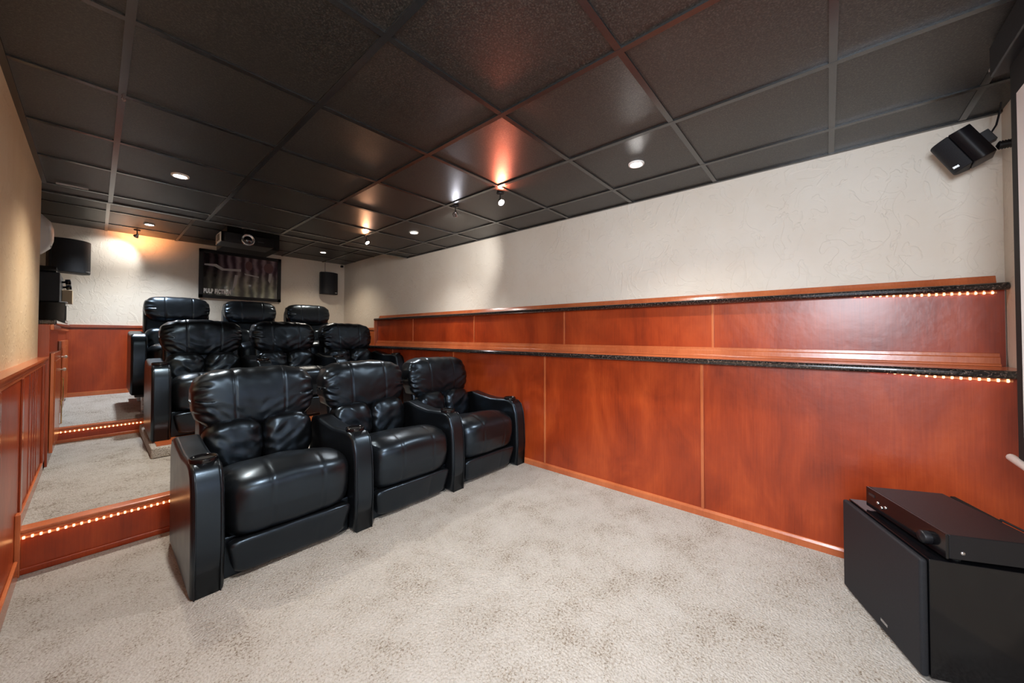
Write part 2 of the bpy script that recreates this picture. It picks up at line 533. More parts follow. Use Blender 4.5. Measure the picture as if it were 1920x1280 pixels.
bx(bm, 2.418, 2.442, YF, TY[0] - TW, CF - 0.003, CF + 0.0055)
obj('bare_tee', bm, 'tee_grey', ce)
bm = bmesh.new()
bx(bm, XN, XR, YS - 0.034, YS + 0.002, CF - 0.006, CF + 0.0, bev=0.002)
obj('soffit_trim', bm, 'tee_black', ce)
# a broken scrap of tee by the left corner
obj('ceiling_scrap', box(-0.20, -0.05, 4.10, 4.12, CF - 0.012, CF - 0.004), 'tee_grey', ce)
TXB = [2.50, 1.895, 1.285, 0.672, 0.062]
TYB = [4.60, 5.20, 5.80]
TYB = [4.77, 5.384, 6.01]
bm = bmesh.new()
xs = [XN - 0.1] + TXB[::-1] + [XR + 0.02]; ys = [YS - 0.02] + TYB + [YB + 0.05]
for i in range(len(xs) - 1):
    for j in range(len(ys) - 1):
        g = 0.004
        bx(bm, xs[i] + g, xs[i + 1] - g, ys[j] + g, ys[j + 1] - g, CB + 0.005, CB + 0.03)
bx(bm, XN - 0.1, XR + 0.02, YS - 0.02, YB + 0.05, CB + 0.028, CB + 0.06)
ceb = struct('ceiling', bm, 'ceiling_tile')
bm = bmesh.new()
for x in TXB: bx(bm, x - TW, x + TW, YS, YB, CB - 0.004, CB + 0.006)
for y in TYB: bx(bm, XN, XR, y - 0.008, y + 0.008, CB - 0.002, CB + 0.0055)
obj('ceiling_grid', bm, 'tee_black', ceb)

# ------------------------------------------------------------------ recliners


def cushion(cx, cy, cz, hx, hy, hz, k=5.0, n=(40, 16, 24), deform=None):
    bm = bmesh.new()
    cache = {}

    def vert(p):
        key = (round(p[0], 5), round(p[1], 5), round(p[2], 5))
        if key in cache: return cache[key]
        s = (abs(p[0]) ** k + abs(p[1]) ** k + abs(p[2]) ** k) ** (-1.0 / k)
        q = Vector((p[0] * s, p[1] * s, p[2] * s))
        c = Vector((q.x * hx, q.y * hy, q.z * hz))
        if deform: c = deform(c, q)
        v = bm.verts.new((c.x + cx, c.y + cy, c.z + cz))
        cache[key] = v
        return v

    for ax in range(3):
        o1, o2 = [a for a in range(3) if a != ax]
        for sgn in (-1, 1):
            for i in range(n[o1]):
                for j in range(n[o2]):
                    q = []
                    for di, dj in ((0, 0), (1, 0), (1, 1), (0, 1)):
                        p = [0, 0, 0]; p[ax] = sgn
                        p[o1] = -1 + 2 * (i + di) / n[o1]; p[o2] = -1 + 2 * (j + dj) / n[o2]
                        q.append(vert(p))
                    bm.faces.new(q)
    return bm


def wr_noise(v, f, s):
    return noise.noise(Vector((v[0] * f + s, v[1] * f - s * 1.7, v[2] * f + s * 0.3)))


def make_recliner(label, loc, seed, left_arm=True, hz=1.0, headw=0.328, headh=0.185, crumple=1.0, cups=True, headlean=0.0, lift=0.0):
    """x from the middle of the seat, y from the front edge, z from the base"""
    root = thing('recliner', label, 'recliner', loc, 0, 'black leather theatre recliners')
    rnd = random.Random(seed)
    S = 0.3025
    AW = 0.115

    # --- armrests
    def arm(xc):
        pr = [(0.012, 0.0), (0.0, 0.20), (0.006, 0.36), (0.018, 0.47), (0.045, 0.545), (0.085, 0.578), (0.15, 0.587), (0.24, 0.580), (0.34, 0.575),
              (0.48, 0.590), (0.60, 0.612), (0.67, 0.598), (0.71, 0.52), (0.71, 0.3), (0.69, 0.0)]
        pr = [(y, z * hz) for y, z in pr]
        bm = prism(pr, -AW / 2, AW / 2, 'x', bev=0.022, seg=5)
        for v in bm.verts:
            v.co.x += xc
            # slight swell of the upholstered front pillar
            if v.co.y < 0.25:
                v.co.x += (v.co.x - xc) * 0.06 * (1 - v.co.y / 0.25)
        a = obj('armrest', bm, 'black_leather', root, wn=True)
        # piping down the front
        bm = bmesh.new()
        for s in (-1, 1):
            pts = [(xc + s * (AW / 2 - 0.012), y - 0.002 + 0.0, z * 1.0) for y, z in pr[:6]]
            tube([(p[0], p[1], p[2] + 0.0) for p in pts], 0.0028, 6, bm)
        obj('piping', bm, 'black_leather', a, smooth=True)
        if cups:
            bm = bmesh.new()
            lathe(bm, [(0.053, -0.006), (0.054, 0.008), (0.051, 0.014), (0.046, 0.013), (0.042, 0.005), (0.040, 0.0030), (0.0, 0.0030)], (xc, 0.140, 0.586 * hz), (0, 0, 1), 28, mi=0)
            for f in bm.faces:
                c = f.calc_center_median()
                if (Vector((c.x, c.y)) - Vector((xc, 0.14))).length < 0.039: f.material_index = 1
            obj('cup_holder', bm, ['black_gloss', 'black_matte'], a, smooth=True)
        return a

    if left_arm: arm(-S - AW / 2 + 0.003)
    arm(S + AW / 2 - 0.003)

    # --- back shell
    pr = [(0.66, 0.25), (0.70, 0.60), (0.76, 0.86), (0.80, 0.905), (0.86, 0.91), (0.89, 0.86), (0.875, 0.5), (0.85, 0.25)]
    bm = prism([(y + headlean * max(0, z - 0.3), z * hz) for y, z in pr], -S + 0.012, S - 0.012, 'x', bev=0.03, seg=4)
    obj('back_shell', bm, 'black_leather', root, wn=True)

    # --- headrest: wide roll with gathered ends and two seams
    ph = rnd.uniform(0, 6)

    def dh(c, q):
        ax = abs(q.x)
        e = max(0.0, (ax - 0.66) / 0.34)
        front = 1.0 if q.y < 0 else 0.6
        # pleats gathered into the end seams
        ple = math.sin(c.z * 120 + 3.5 * wr_noise(c, 8, seed) + c.x * 14 * (1 if q.x > 0 else -1)) * 0.0075 * e ** 1.3 * (1 - 0.5 * max(0, ax - 0.9) / 0.1)
        f = wr_noise((c.x * 0.8, c.y, c.z * 1.7 + abs(c.x) * 0.9), 4.2, seed + 3.1)
        f2 = wr_noise((c.x * 1.3, c.y, c.z * 2.2 - abs(c.x)), 11.0, seed + 7.7)
        low = max(0.0, 0.2 - q.z)
        fold = crumple * (0.009 * f + 0.0055 * f2 * (0.25 + e + 1.2 * low))
        cr = math.sin(c.x * 58 + 4 * wr_noise(c, 6, seed + 9)) * max(0, q.z - 0.62) * 0.006 * crumple
        s = 0.0
        for sx in (-0.40, 0.42):
            s += math.exp(-((q.x - sx) / 0.016) ** 2) * 0.0045
        nrm = Vector((0, q.y, q.z)); L = nrm.length or 1; nrm /= L
        x = c.x * (1 - 0.07 * max(0, -q.z) ** 1.5)
        v = Vector((x, c.y, c.z)) + nrm * (fold + cr - s + ple)
        # belly of the roll sits a little above its lower edge
        v.y -= 0.018 * (1 - (q.z + 0.15) ** 2) * (1 if q.y < 0 else 0)
        v.y += headlean * (c.z + 0.5) + 0.10 * c.z
        v.z -= 0.016 * ax ** 5 * (1 if q.z > 0 else -1.2)
        return v

    bm = cushion(0, 0.775, 0.965 * hz - headh + lift, headw, 0.105, headh, k=4.3, n=(96, 22, 56), deform=dh)
    obj('headrest', bm, 'black_leather', root, smooth=True)

    # --- two lumbar pillows
    for sgn in (-1, 1):
        def dl(c, q, sgn=sgn):
            inner = max(0.0, (-sgn * q.x))
            outer = max(0.0, sgn * q.x)
            bot = max(0.0, -q.z)
            g = math.sin(c.z * 95 + c.x * 30 * sgn + 3 * wr_noise(c, 10, seed)) * 0.5 + 0.5
            k = 1 - 0.10 * g * (abs(q.x) > 0.55) * (abs(q.x) - 0.55) / 0.45 * crumple
            f = wr_noise((c.x * 1.5, c.y, c.z * 2.2 - sgn * c.x), 9.0, seed + sgn)
            v = Vector((c.x * (1 - 0.10 * bot * outer), c.y * k + 0.010 * f * crumple * (1 if q.y > 0 else -1), c.z * k))
            v.y += 0.10 * c.z
            return v
        bm = cushion(sgn * 0.143, 0.662, 0.505 * hz, 0.147, 0.095, 0.150, k=3.4, n=(30, 14, 30), deform=dl)
        obj('lumbar_pillow', bm, 'black_leather', root, smooth=True)

    # --- seat cushion with waterfall front
    def ds(c, q):
        e = max(0.0, (abs(q.x) - 0.80) / 0.20)
        front = max(0.0, -q.y)
        g = math.sin(c.z * 150 + c.y * 90 + 2 * wr_noise(c, 14, seed)) * 0.5 + 0.5
        k = 1 - 0.07 * e * g * crumple
        s = 0.0
        for sx in (-0.38, 0.40):
            s += math.exp(-((q.x - sx) / 0.016) ** 2) * 0.004
        crown = 0.022 * (1 - q.x ** 2) * max(0, q.z)
        f = wr_noise((c.x, c.y * 1.4, c.z), 8.0, seed + 5)
        nrm = Vector((0, q.y, q.z)).normalized()
        v = Vector((c.x * (1 - 0.01 * e * g), c.y, c.z * k)) - nrm * s + nrm * 0.005 * f * crumple
        v.z += crown - 0.075 * max(0, q.y + 0.3) * (1 if q.z > 0 else 0)
        v.y += 0.03 * max(0, -q.z) * max(0, -q.y)
        if q.z > 0: v.z += 0.012 * max(0, q.z) * math.exp(-((q.y + 0.55) / 0.25) ** 2)
        return v
    bm = cushion(0, 0.318, 0.325 * hz, S - 0.003, 0.332, 0.150, k=5.2, n=(64, 40, 30), deform=ds)
    obj('seat', bm, 'black_leather', root, smooth=True)

    # --- footrest flap below the seat
    def df(c, q):
        bot = max(0.0, -q.z)
        s = 0.0
        for sx in (-0.40, 0.42): s += math.exp(-((q.x - sx) / 0.016) ** 2) * 0.003
        f = wr_noise(c, 7.0, seed + 15)
        v = Vector((c.x * (1 - 0.13 * (1 - q.z) * 0.5), c.y + (0.006 * f * crumple + s) * (-1 if q.y > 0 else 1), c.z))
        v.y += 0.03 * q.z * -0.6
        return v
    bm = cushion(0, 0.062, 0.108 * hz, S - 0.012, 0.040, 0.088 * hz, k=7.0, n=(48, 8, 20), deform=df)
    obj('footrest', bm, 'black_leather', root, smooth=True)
    # --- hidden frame and side gussets around the footrest
    bm = box(-S + 0.006, S - 0.006, 0.085, 0.80, 0.001, 0.20 * hz, bev=0.008)
    obj('base_frame', bm, 'black_leather', root, wn=True)
    return root


P = 0.718
row1 = [('front row recliner nearest the left wall, outer armrest showing its side', 0.694, True, 11),
        ('middle recliner of the front row, blue sheen on its headrest', 1.412, False, 23),
        ('front row recliner against the cherry panelling', 2.128, False, 37)]
for lab, x, la, sd in row1:
    make_recliner(lab, (x, 2.05, 0.0), sd, la, hz=0.965, crumple=1.0 if sd != 37 else 0.9)
Z2C = 0.300
row2 = [('second row recliner standing at the left end of the carpeted platform', 0.722, True, 41),
        ('middle recliner of the second row, headrest deeply creased', 1.440, False, 53),
        ('second row recliner nearest the panelled ledge', 2.158, False, 67)]
for lab, x, la, sd in row2:
    make_recliner(lab, (x - 0.014, 3.985, Z2C + 0.001), sd, la, hz=1.025, headw=0.318, headh=0.178, crumple=1.25)
Z3C = 0.55
row3 = [('rear row recliner below the left edge of the framed poster, nearest the cabinet', 0.642, True, 71),
        ('middle recliner of the rear row, below the middle of the framed poster', 1.362, False, 83),
        ('rear row recliner below the wall speaker on the right', 2.08, False, 97)]
for lab, x, la, sd in row3:
    make_recliner(lab, (x, 5.10, Z3C + 0.001), sd, la, hz=1.03, headw=0.292, headh=0.150, crumple=0.45, lift=0.045, cups=False)

# low platforms under the second and third rows
o = thing('seating_platform', 'low carpeted platform with a thin wood edge under the second row', 'platform', (0.285, 3.84, Z1))
obj('carpeted_base', box(0, XP - 0.285 - 0.002, 0, 1.13, 0, Z2C - Z1 - 0.012, bev=0.012), 'carpet', o, wn=True)
bm = bmesh.new()
bx(bm, 0.03, XP - 0.29, 0.03, 1.11, Z2C - Z1 - 0.014, Z2C - Z1)
obj('wood_edge', bm, 'cherry_trim', o)
o = thing('seating_platform', 'dark metal legged platform under the rear row of recliners', 'platform', (0.26, 5.14, Z2))
obj('platform_top', box(0, 2.26, 0.02, 0.86, Z3C - Z2 - 0.03, Z3C - Z2, bev=0.004), 'black_satin', o)
for (x, y) in ((0.07, 0.10), (2.18, 0.10), (0.07, 0.72), (2.18, 0.72), (1.1, 0.10), (1.1, 0.72)):
    zb = (5.14 + y - Y2) * (Z2B - Z2) / (YB - Y2)
    obj('leg', box(x - 0.02, x + 0.02, y - 0.05, y + 0.05, zb, Z3C - Z2 - 0.03, bev=0.003), 'steel', o)

# ------------------------------------------------------------------ rope lights


def rope(label, pts, spacing=0.0254, r=0.0052):
    root = thing('rope_light', label, 'rope light', pts[0])
    p0 = Vector(pts[0])
    rel = [Vector(p) - p0 for p in pts]
    obj('tube', tube(rel, r, 8), 'rope_tube', root, smooth=True)
    # bulbs
    bm = bmesh.new()
    lathe(bm, [(0, -0.0068), (0.0048, -0.0048), (0.0068, 0), (0.0048, 0.0048), (0, 0.0068)], (0, 0, 0), n=10)
    me = None
    seg = []
    d = 0.5 * spacing
    tot = sum((b - a).length for a, b in zip(rel, rel[1:]))
    first = None
    cnt = 0
    while d < tot and cnt < 100:
        rest = d
        for a, b_ in zip(rel, rel[1:]):
            L = (b_ - a).length
            if rest <= L:
                p = a + (b_ - a) * (rest / L); break
            rest -= L
        if first is None:
            first = obj('bulb', bm, 'rope_bulb', root, smooth=True); o = first
        else:
            o = first.copy(); C.objects.link(o); o.parent = root
        o.location = p
        d += spacing; cnt += 1
    return root


rope('rope light of tiny amber bulbs on the first step riser', [(-0.225, Y1 - 0.0075, Z1 - 0.030), (2.2, Y1 - 0.0075, Z1 - 0.030)])
rope('rope light of tiny amber bulbs on the second step riser, near the cabinet', [(-0.225, Y2 - 0.0075, Z2 - 0.026), (2.2, Y2 - 0.0075, Z2 - 0.026)])
rope('rope light tucked under the upper granite lip beside the screen', [(XR - 0.024, YF + 0.03, ZLU - 0.045), (XR - 0.024, -0.36, ZLU - 0.041), (XR - 0.024, -0.10, ZLU - 0.028)])
rope('rope light tucked under the lower granite lip beside the screen', [(XP - 0.012, YF + 0.06, ZLL - 0.046), (XP - 0.012, -0.36, ZLL - 0.041), (XP - 0.012, -0.15, ZLL - 0.028)])

# ------------------------------------------------------------------ ceiling lamps
WARM = (1.0, 0.84, 0.66)
NEUT = (1.0, 0.96, 0.92)
COOL = (0.90, 0.95, 1.0)


def downlight(x, y, z, label, power, col=NEUT, ang=125, aim=None):
    o = thing('recessed_downlight', label, 'ceiling light', (x, y, z), 0, None)
    bm = bmesh.new()
    lathe(bm, [(0.034, 0.006), (0.034, -0.002), (0.038, -0.006), (0.046, -0.005), (0.048, 0.0), (0.048, 0.008)], (0, 0, 0), n=28)
    obj('trim_ring', bm, 'white_plastic', o, smooth=True)
    bm = bmesh.new()
    lathe(bm, [(0.0, -0.003), (0.020, -0.002), (0.033, 0.002), (0.033, 0.006), (0, 0.006)], (0, 0, 0), n=24)
    obj('lamp_lens', bm, 'lamp_white', o, smooth=True)
    lamp('downlight_beam', 'SPOT', (x, y, z - 0.012), power, col, aim=aim or (x, y, 0), size=0.03, angle=ang, blend=1.0, parent=o)
    return o


downlight(2.231, 0.902, CF, 'recessed downlight shining nearest the cream wall, furthest right in the ceiling', 88, ang=150, aim=(1.3, 0.6, 0))
downlight(0.363, 3.317, CF, 'recessed downlight in the black ceiling towards the left wall', 92, (1.0, 0.92, 0.80))
downlight(2.193, 3.287, CF, 'small recessed downlight between two spot lamps far along the right side', 45)
downlight(0.376, 5.699, CB, 'recessed downlight in the raised rear ceiling on the left', 125, COOL)
downlight(2.208, 5.655, CB, 'recessed downlight in the raised rear ceiling above the right wall speaker', 40, WARM)
downlight(0.363, 0.902, CF, 'added recessed downlight, out of view overhead', 115, NEUT, ang=150)  # extra unseen downlight, added to even out the lighting


def spot(x, y, z, label, aim, power, col, glass='lamp_white', up=(1.0, 0.35, 0.2), up_power=5, spill=None, ang=60):
    o = thing('spot_lamp', label, 'ceiling light', (x, y, z))
    bm = bmesh.new(); lathe(bm, [(0, 0), (0.028, 0), (0.030, -0.006), (0.024, -0.012), (0, -0.012)], (0, 0, 0), n=20)
    obj('canopy', bm, 'dark_metal', o, smooth=True)
    obj('stem', tube([(0, 0, -0.01), (0, 0, -0.05)], 0.005, 8), 'dark_metal', o)
    a = (Vector(aim) - Vector((x, y, z - 0.075))).normalized()
    bm = bmesh.new()
    c = Vector((0, 0, -0.062))
    lathe(bm, [(0.0, -0.022), (0.008, -0.020), (0.012, -0.008), (0.024, 0.018), (0.026, 0.024), (0.024, 0.024), (0.021, 0.018)], c, a, 20)
    obj('lamp_housing', bm, 'steel', o, smooth=True)
    bm = bmesh.new()
    lathe(bm, [(0.022, 0.018), (0.018, 0.024), (0.0, 0.027)], c, a, 18)
    obj('lamp_face', bm, glass, o, smooth=True)
    lamp('spot_beam', 'SPOT', Vector((x, y, z)) + c + a * 0.035, power, col, aim=aim, size=0.02, angle=ang, blend=0.7, parent=o)
    if up_power:
        # light leaking back through the dichroic reflector
        sd = Vector(spill).normalized() if spill else -a
        lamp('reflector_spill', 'SPOT', Vector((x, y, z)) + c + sd * 0.035, up_power, up, aim=Vector((x, y, z)) + c + sd * 0.5, size=0.02, angle=130, blend=0.9, parent=o)
    return o


spot(2.009, 1.87, CF, 'lit spot lamp with a rosy glow on the ceiling, nearest of the hanging lamps', (1.7, 0.6, 0.9), 26, (1.0, 0.9, 0.85), 'lamp_rosy', up=(1.0, 0.20, 0.10), up_power=9, spill=(-0.55, -0.75, 0.28))
spot(1.964, 2.34, CF, 'small clear spot lamp on a dark stem, next behind the rosy one', (2.865, 3.45, 1.95), 24, NEUT, up_power=0.8, up=(0.9, 0.9, 1.0), ang=75)
spot(1.925, 3.786, CF, 'lit spot lamp in front of the ceiling step, far along the right side', (2.3, 3.0, 1.2), 20, NEUT, up=(1.0, 0.45, 0.22), up_power=4, spill=(-0.6, -0.6, 0.4))
spot(0.303, 6.10, CB, 'lit spot lamp close to the rear wall, above the left speaker', (0.10, 6.42, 2.03), 7, NEUT, up=(1.0, 0.36, 0.12), up_power=9.0, ang=85, spill=(0.12, 0.75, 0.22))

o = thing('ceiling_hook', 'tiny bare metal hook on a ceiling bar near the left wall', 'hook', (0.063, 2.392, CF - 0.004))
obj('hook', tube([(0, 0, 0), (0, 0, -0.012), (0.006, 0, -0.020), (0.012, 0, -0.014), (0.008, 0, -0.006)], 0.0022, 6), 'steel', o)

# ------------------------------------------------------------------ poster
o = thing('framed_poster', 'wide black framed film poster on the rear wall', 'poster', (1.39, YB - 0.002, 1.98))
W2, H2 = 0.487, 0.333
bm = bmesh.new()
for a in ((-W2, W2, H2 - 0.045, H2), (-W2, W2, -H2, -H2 + 0.045)): bx(bm, a[0], a[1], -0.03, 0.0, a[2], a[3], bev=0.003)
for a in ((-W2, -W2 + 0.045), (W2 - 0.045, W2)): bx(bm, a[0], a[1], -0.03, 0.0, -H2 + 0.0, H2 - 0.0, bev=0.003)
obj('frame', bm, 'black_satin', o)
m, t, b = nt('poster_print')
tc = N(t, 'ShaderNodeTexCoord')
sp = N(t, 'ShaderNodeSeparateXYZ'); t.links.new(tc.outputs['Object'], sp.inputs[0])
# generic curtain folds in plum above, grey-green below
wv = N(t, 'ShaderNodeTexWave', Scale=3.0, Distortion=5.0, Detail=4.0); wv.bands_direction = 'X'; t.links.new(tc.outputs['Object'], wv.inputs[0])
ca = ramp(t, wv.outputs[0], [(0.1, (0.06, 0.04, 0.055)), (0.6, (0.16, 0.12, 0.15)), (0.95, (0.27, 0.21, 0.25))])
cb = ramp(t, wv.outputs[0], [(0.1, (0.12, 0.12, 0.10)), (0.6, (0.26, 0.27, 0.20)), (0.97, (0.46, 0.48, 0.36))])
zr = N(t, 'ShaderNodeMapRange'); zr.inputs[1].default_value = -0.16; zr.inputs[2].default_value = 0.10; t.links.new(sp.outputs['Z'], zr.inputs[0])
mx = N(t, 'ShaderNodeMix'); mx.data_type = 'RGBA'; t.links.new(zr.outputs[0], mx.inputs[0]); t.links.new(cb, mx.inputs[6]); t.links.new(ca, mx.inputs[7])
xr = N(t, 'ShaderNodeMapRange'); xr.inputs[1].default_value = -0.30; xr.inputs[2].default_value = -0.12; xr.inputs[3].default_value = 0.25; t.links.new(sp.outputs['X'], xr.inputs[0])
mu = N(t, 'ShaderNodeMix'); mu.data_type = 'RGBA'; mu.blend_type = 'MULTIPLY'; mu.inputs[0].default_value = 1.0
t.links.new(mx.outputs[2], mu.inputs[6]); t.links.new(xr.outputs[0], mu.inputs[7])
t.links.new(mu.outputs[2], b.inputs['Base Color'])
b.inputs['Roughness'].default_value = 0.12; b.inputs['Coat Weight'].default_value = 0.6
nn = N(t, 'ShaderNodeTexNoise', Scale=9.0, Detail=1.0); t.links.new(tc.outputs['Object'], nn.inputs['Vector']); bump(t, b, nn.outputs[0], 0.2, 0.01)
pic = obj('print', box(-W2 + 0.04, W2 - 0.04, -0.012, -0.004, -H2 + 0.04, H2 - 0.04), 'poster_print', o)
# generic pale shapes in place of the artwork
bm = bmesh.new()
prism([(-0.43, 0.135), (-0.30, 0.145), (-0.22, 0.095), (-0.02, 0.11), (-0.02, 0.075), (-0.24, 0.065), (-0.32, 0.11), (-0.43, 0.115)], -0.0135, -0.012, 'y', bm)
prism([(-0.09, 0.02), (-0.055, 0.02), (-0.07, -0.12), (-0.12, -0.20)], -0.0135, -0.012, 'y', bm)
prism([(0.33, 0.09), (0.37, 0.09), (0.345, -0.06), (0.32, -0.02)], -0.0135, -0.012, 'y', bm)
prism([(0.02, 0.055), (0.20, 0.03), (0.20, 0.012), (0.03, 0.035)], -0.0135, -0.012, 'y', bm)
plain('poster_pale', (0.50, 0.49, 0.50), 0.2, coat=0.5)
obj('pale_shapes', bm, 'poster_pale', o)
bm = bmesh.new()
lathe(bm, [(0.0, 0.0015), (0.075, 0.0015), (0.075, 0.0)], (0.325, -0.012, 0.17), (0, -1, 0), 24, sx=0.85, sy=1.0)
plain('poster_plum', (0.16, 0.09, 0.10), 0.15, coat=0.5)
obj('plum_disc', bm, 'poster_plum', o)
bm = bmesh.new()
lathe(bm, [(0.0, 0.0015), (0.058, 0.0015), (0.058, 0.0)], (0.075, -0.012, 0.17), (0, -1, 0), 24, sx=0.75, sy=1.2)
obj('plum_oval', bm, 'poster_plum', o)
tcv = bpy.data.curves.new('title_text', 'FONT'); tcv.body = 'PULP FICTION'; tcv.size = 0.070; tcv.extrude = 0.001; tcv.offset = 0.0050; tcv.space_character = 1.2
tmp = bpy.data.objects.new('title_tmp', tcv); C.objects.link(tmp)
dg = bpy.context.evaluated_depsgraph_get()
me = bpy.data.meshes.new_from_object(tmp.evaluated_get(dg))
bpy.data.objects.remove(tmp)
xw_ = max(v.co.x for v in me.vertices)
for v in me.vertices: v.co = Vector((v.co.x / xw_ * 0.30 - 0.435, -0.0145 - v.co.z, v.co.y * 1.15 - 0.262))
plain('letter_white', (0.92, 0.91, 0.88), 0.4)
me.materials.append(MAT['letter_white'])
tx = bpy.data.objects.new('title_lettering', me); C.objects.link(tx); tx.parent = o
tx['label'] = 'white block lettering reading PULP FICTION'

# ------------------------------------------------------------------ wall speakers


def wall_speaker(label, loc, rotz=0, tilt=0, s=1.0, wd=0.27, ht=0.355, dp=0.17, roll=0.0):
    o = thing('wall_speaker', label, 'speaker', loc)
    o.rotation_euler = (tilt, roll, rotz)
    # front faces -y : body narrows to the rear, bowed grille in front
    w2, h2 = wd / 2, ht / 2
    body = [(-w2, -dp * 0.55), (w2, -dp * 0.55), (w2 * 0.93, -0.005), (-w2 * 0.93, -0.005)]
    bm = prism(body, -h2, h2, 'z', bev=0.004, seg=2)
    obj('cabinet', bm, 'black_satin', o, wn=True)
    n = 12
    pts = [(w2, -dp * 0.57)]
    for i in range(n + 1):
        u = 1 - 2 * i / n
        pts.append((u * w2 * 0.985, -dp * 0.60 - (dp * 0.40) * (1 - abs(u) ** 2.6)))
    pts.append((-w2, -dp * 0.57))
    bm = prism(pts, -h2 * 0.985, h2 * 0.985, 'z', bev=0.006, seg=3)
    obj('grille', bm, 'grille_cloth', o, wn=True)
    obj('badge', box(w2 * 0.50, w2 * 0.72, -dp * 0.96, -dp * 0.80, -h2 + 0.018, -h2 + 0.028), 'steel', o)
    obj('bracket', box(-0.02, 0.02, -0.005, 0.03, -0.03, 0.03, bev=0.003), 'dark_metal', o)
    return o


sr = wall_speaker('black wall speaker on the rear wall, at the right of the framed poster', (2.565, YB - 0.03, 2.005), wd=0.275, ht=0.365, dp=0.16)
obj('speaker_wire', tube([(-0.03, 0.008, 0.16), (-0.032, 0.012, 0.25), (-0.03, 0.012, 0.36)], 0.003, 6), 'black_satin', sr)
wall_speaker('large black wall speaker in the left rear corner above the black machine', (-0.235, 6.25, 1.985), rotz=math.radians(28), wd=0.30, ht=0.36, dp=0.20)

# ------------------------------------------------------------------ projector and its black housing
o = thing('projector_housing', 'black boxed shelf hanging from the raised ceiling behind the projector', 'housing', (0, 0, 0))
bm = bmesh.new()
bx(bm, 0.95, 1.465, 5.06, 5.60, 2.165, CB - 0.005, bev=0.004)
obj('box', bm, 'black_matte', o)
o = thing('projector', 'black ceiling projector with a round lens and a pale side vent', 'projector', (1.08, 4.74, 2.112))
obj('ceiling_pole', tube([(0, 0.2, 0.11), (0, 0.2, CB - 2.112)], 0.02, 12), 'black_satin', o)
bm = prism([(-0.235, 0.01), (-0.20, 0.0), (0.235, 0.0), (0.235, 0.30), (-0.235, 0.30)], 0.008, 0.118, 'z', bev=0.010, seg=3)
obj('body', bm, 'black_satin', o, wn=True)
bm = bmesh.new()
lathe(bm, [(0.062, -0.01), (0.064, 0.012), (0.056, 0.022), (0.050, 0.016), (0.044, 0.010), (0.036, 0.012)], (-0.01, 0.0, 0.060), (0, -1, 0), 32)
obj('lens_ring', bm, 'steel', o, smooth=True)
bm = bmesh.new(); lathe(bm, [(0.046, 0.006), (0.03, 0.018), (0.0, 0.024)], (-0.01, 0, 0.060), (0, -1, 0), 28)
obj('lens', bm, 'lens_glass', o, smooth=True)
bm = bmesh.new(); bx(bm, -0.243, -0.228, 0.02, 0.20, 0.012, 0.106, bev=0.003)
vt = obj('side_vent', bm, 'white_plastic', o)
bm = bmesh.new()
for k in range(6): bx(bm, -0.2445, -0.2425, 0.05, 0.17, 0.026 + k * 0.012, 0.033 + k * 0.012)
obj('vent_slots', bm, 'black_matte', vt)
lamp('added_screen_fill', 'SPOT', (1.07, 4.66, 2.17), 220, (0.30, 0.52, 1.0), aim=(1.1, -0.5, 1.38), size=0.02, angle=19, blend=0.25, parent=o)  # added blue light on the screen; the projector itself looks switched off
obj('indicator_panel', box(0.085, 0.14, -0.003, 0.004, 0.050, 0.062), 'dark_metal', o)

# ------------------------------------------------------------------ corner equipment in the front right
o = thing('subwoofer', 'large black subwoofer box turned towards the seats, with a cloth front', 'subwoofer', (2.035, -0.137, 0), math.radians(180 + 22.5))
# local +y faces back towards the wall behind; front is local -y
o.rotation_euler = (0, 0, math.radians(180 + 22.5))
SWW = 0.236
bm = box(-SWW, SWW, 0.02, 0.40, 0.012, 0.402, bev=0.003)
obj('cabinet', bm, 'black_gloss', o, wn=True)
bm = box(-SWW, SWW, -0.004, 0.018, 0.012, 0.398, bev=0.008, seg=3)
obj('front_grille', bm, 'grille_cloth', o, wn=True)
obj('badge', box(0.03, 0.07, -0.006, -0.002, 0.045, 0.055), 'steel', o)
for x in (-0.19, 0.19):
    for y in (0.06, 0.35): obj('foot', lathe(bmesh.new(), [(0, 0), (0.018, 0), (0.020, 0.012), (0, 0.012)], (x, y, 0), n=14), 'black_matte', o)
a = Vector((2.198, -0.12)); bb = Vector((1.839, -0.287))
ang = math.atan2(a.y - bb.y, a.x - bb.x) + math.pi
o = thing('amplifier', 'flat black amplifier with a round knob lying on the subwoofer', 'amplifier', ((a.x + bb.x) / 2, (a.y + bb.y) / 2, 0.402), ang)
hw = (a - bb).length / 2
obj('chassis', box(-hw, hw, 0.006, 0.255, 0.012, 0.090, bev=0.003), 'black_satin', o, wn=True)
obj('front_panel', box(-hw, hw, -0.002, 0.006, 0.010, 0.090, bev=0.002), 'black_gloss', o, wn=True)
obj('volume_knob', lathe(bmesh.new(), [(0.021, -0.002), (0.021, 0.018), (0.018, 0.022), (0, 0.022)], (hw - 0.07, -0.002, 0.044), (0, -1, 0), 24), 'black_satin', o, smooth=True)
for k in range(3): obj('button', lathe(bmesh.new(), [(0.006, -0.001), (0.006, 0.004), (0, 0.004)], (-hw + 0.075 + 0.022 * k, -0.002, 0.05 - 0.01 * (k == 1)), (0, -1, 0), 12), 'steel', o, smooth=True)
obj('display_window', box(-hw + 0.02, -hw + 0.055, -0.004, -0.001, 0.062, 0.072), 'dark_metal', o)
obj('screw', lathe(bmesh.new(), [(0.006, 0), (0.005, 0.003), (0, 0.003)], (hw, 0.04, 0.035), (1, 0, 0), 12), 'steel', o, smooth=True)
for x in (-hw + 0.03, hw - 0.03):
    for y in (0.04, 0.22): obj('foot', lathe(bmesh.new(), [(0, 0), (0.013, 0), (0.013, 0.012), (0, 0.012)], (x, y, 0), n=12), 'black_matte', o)
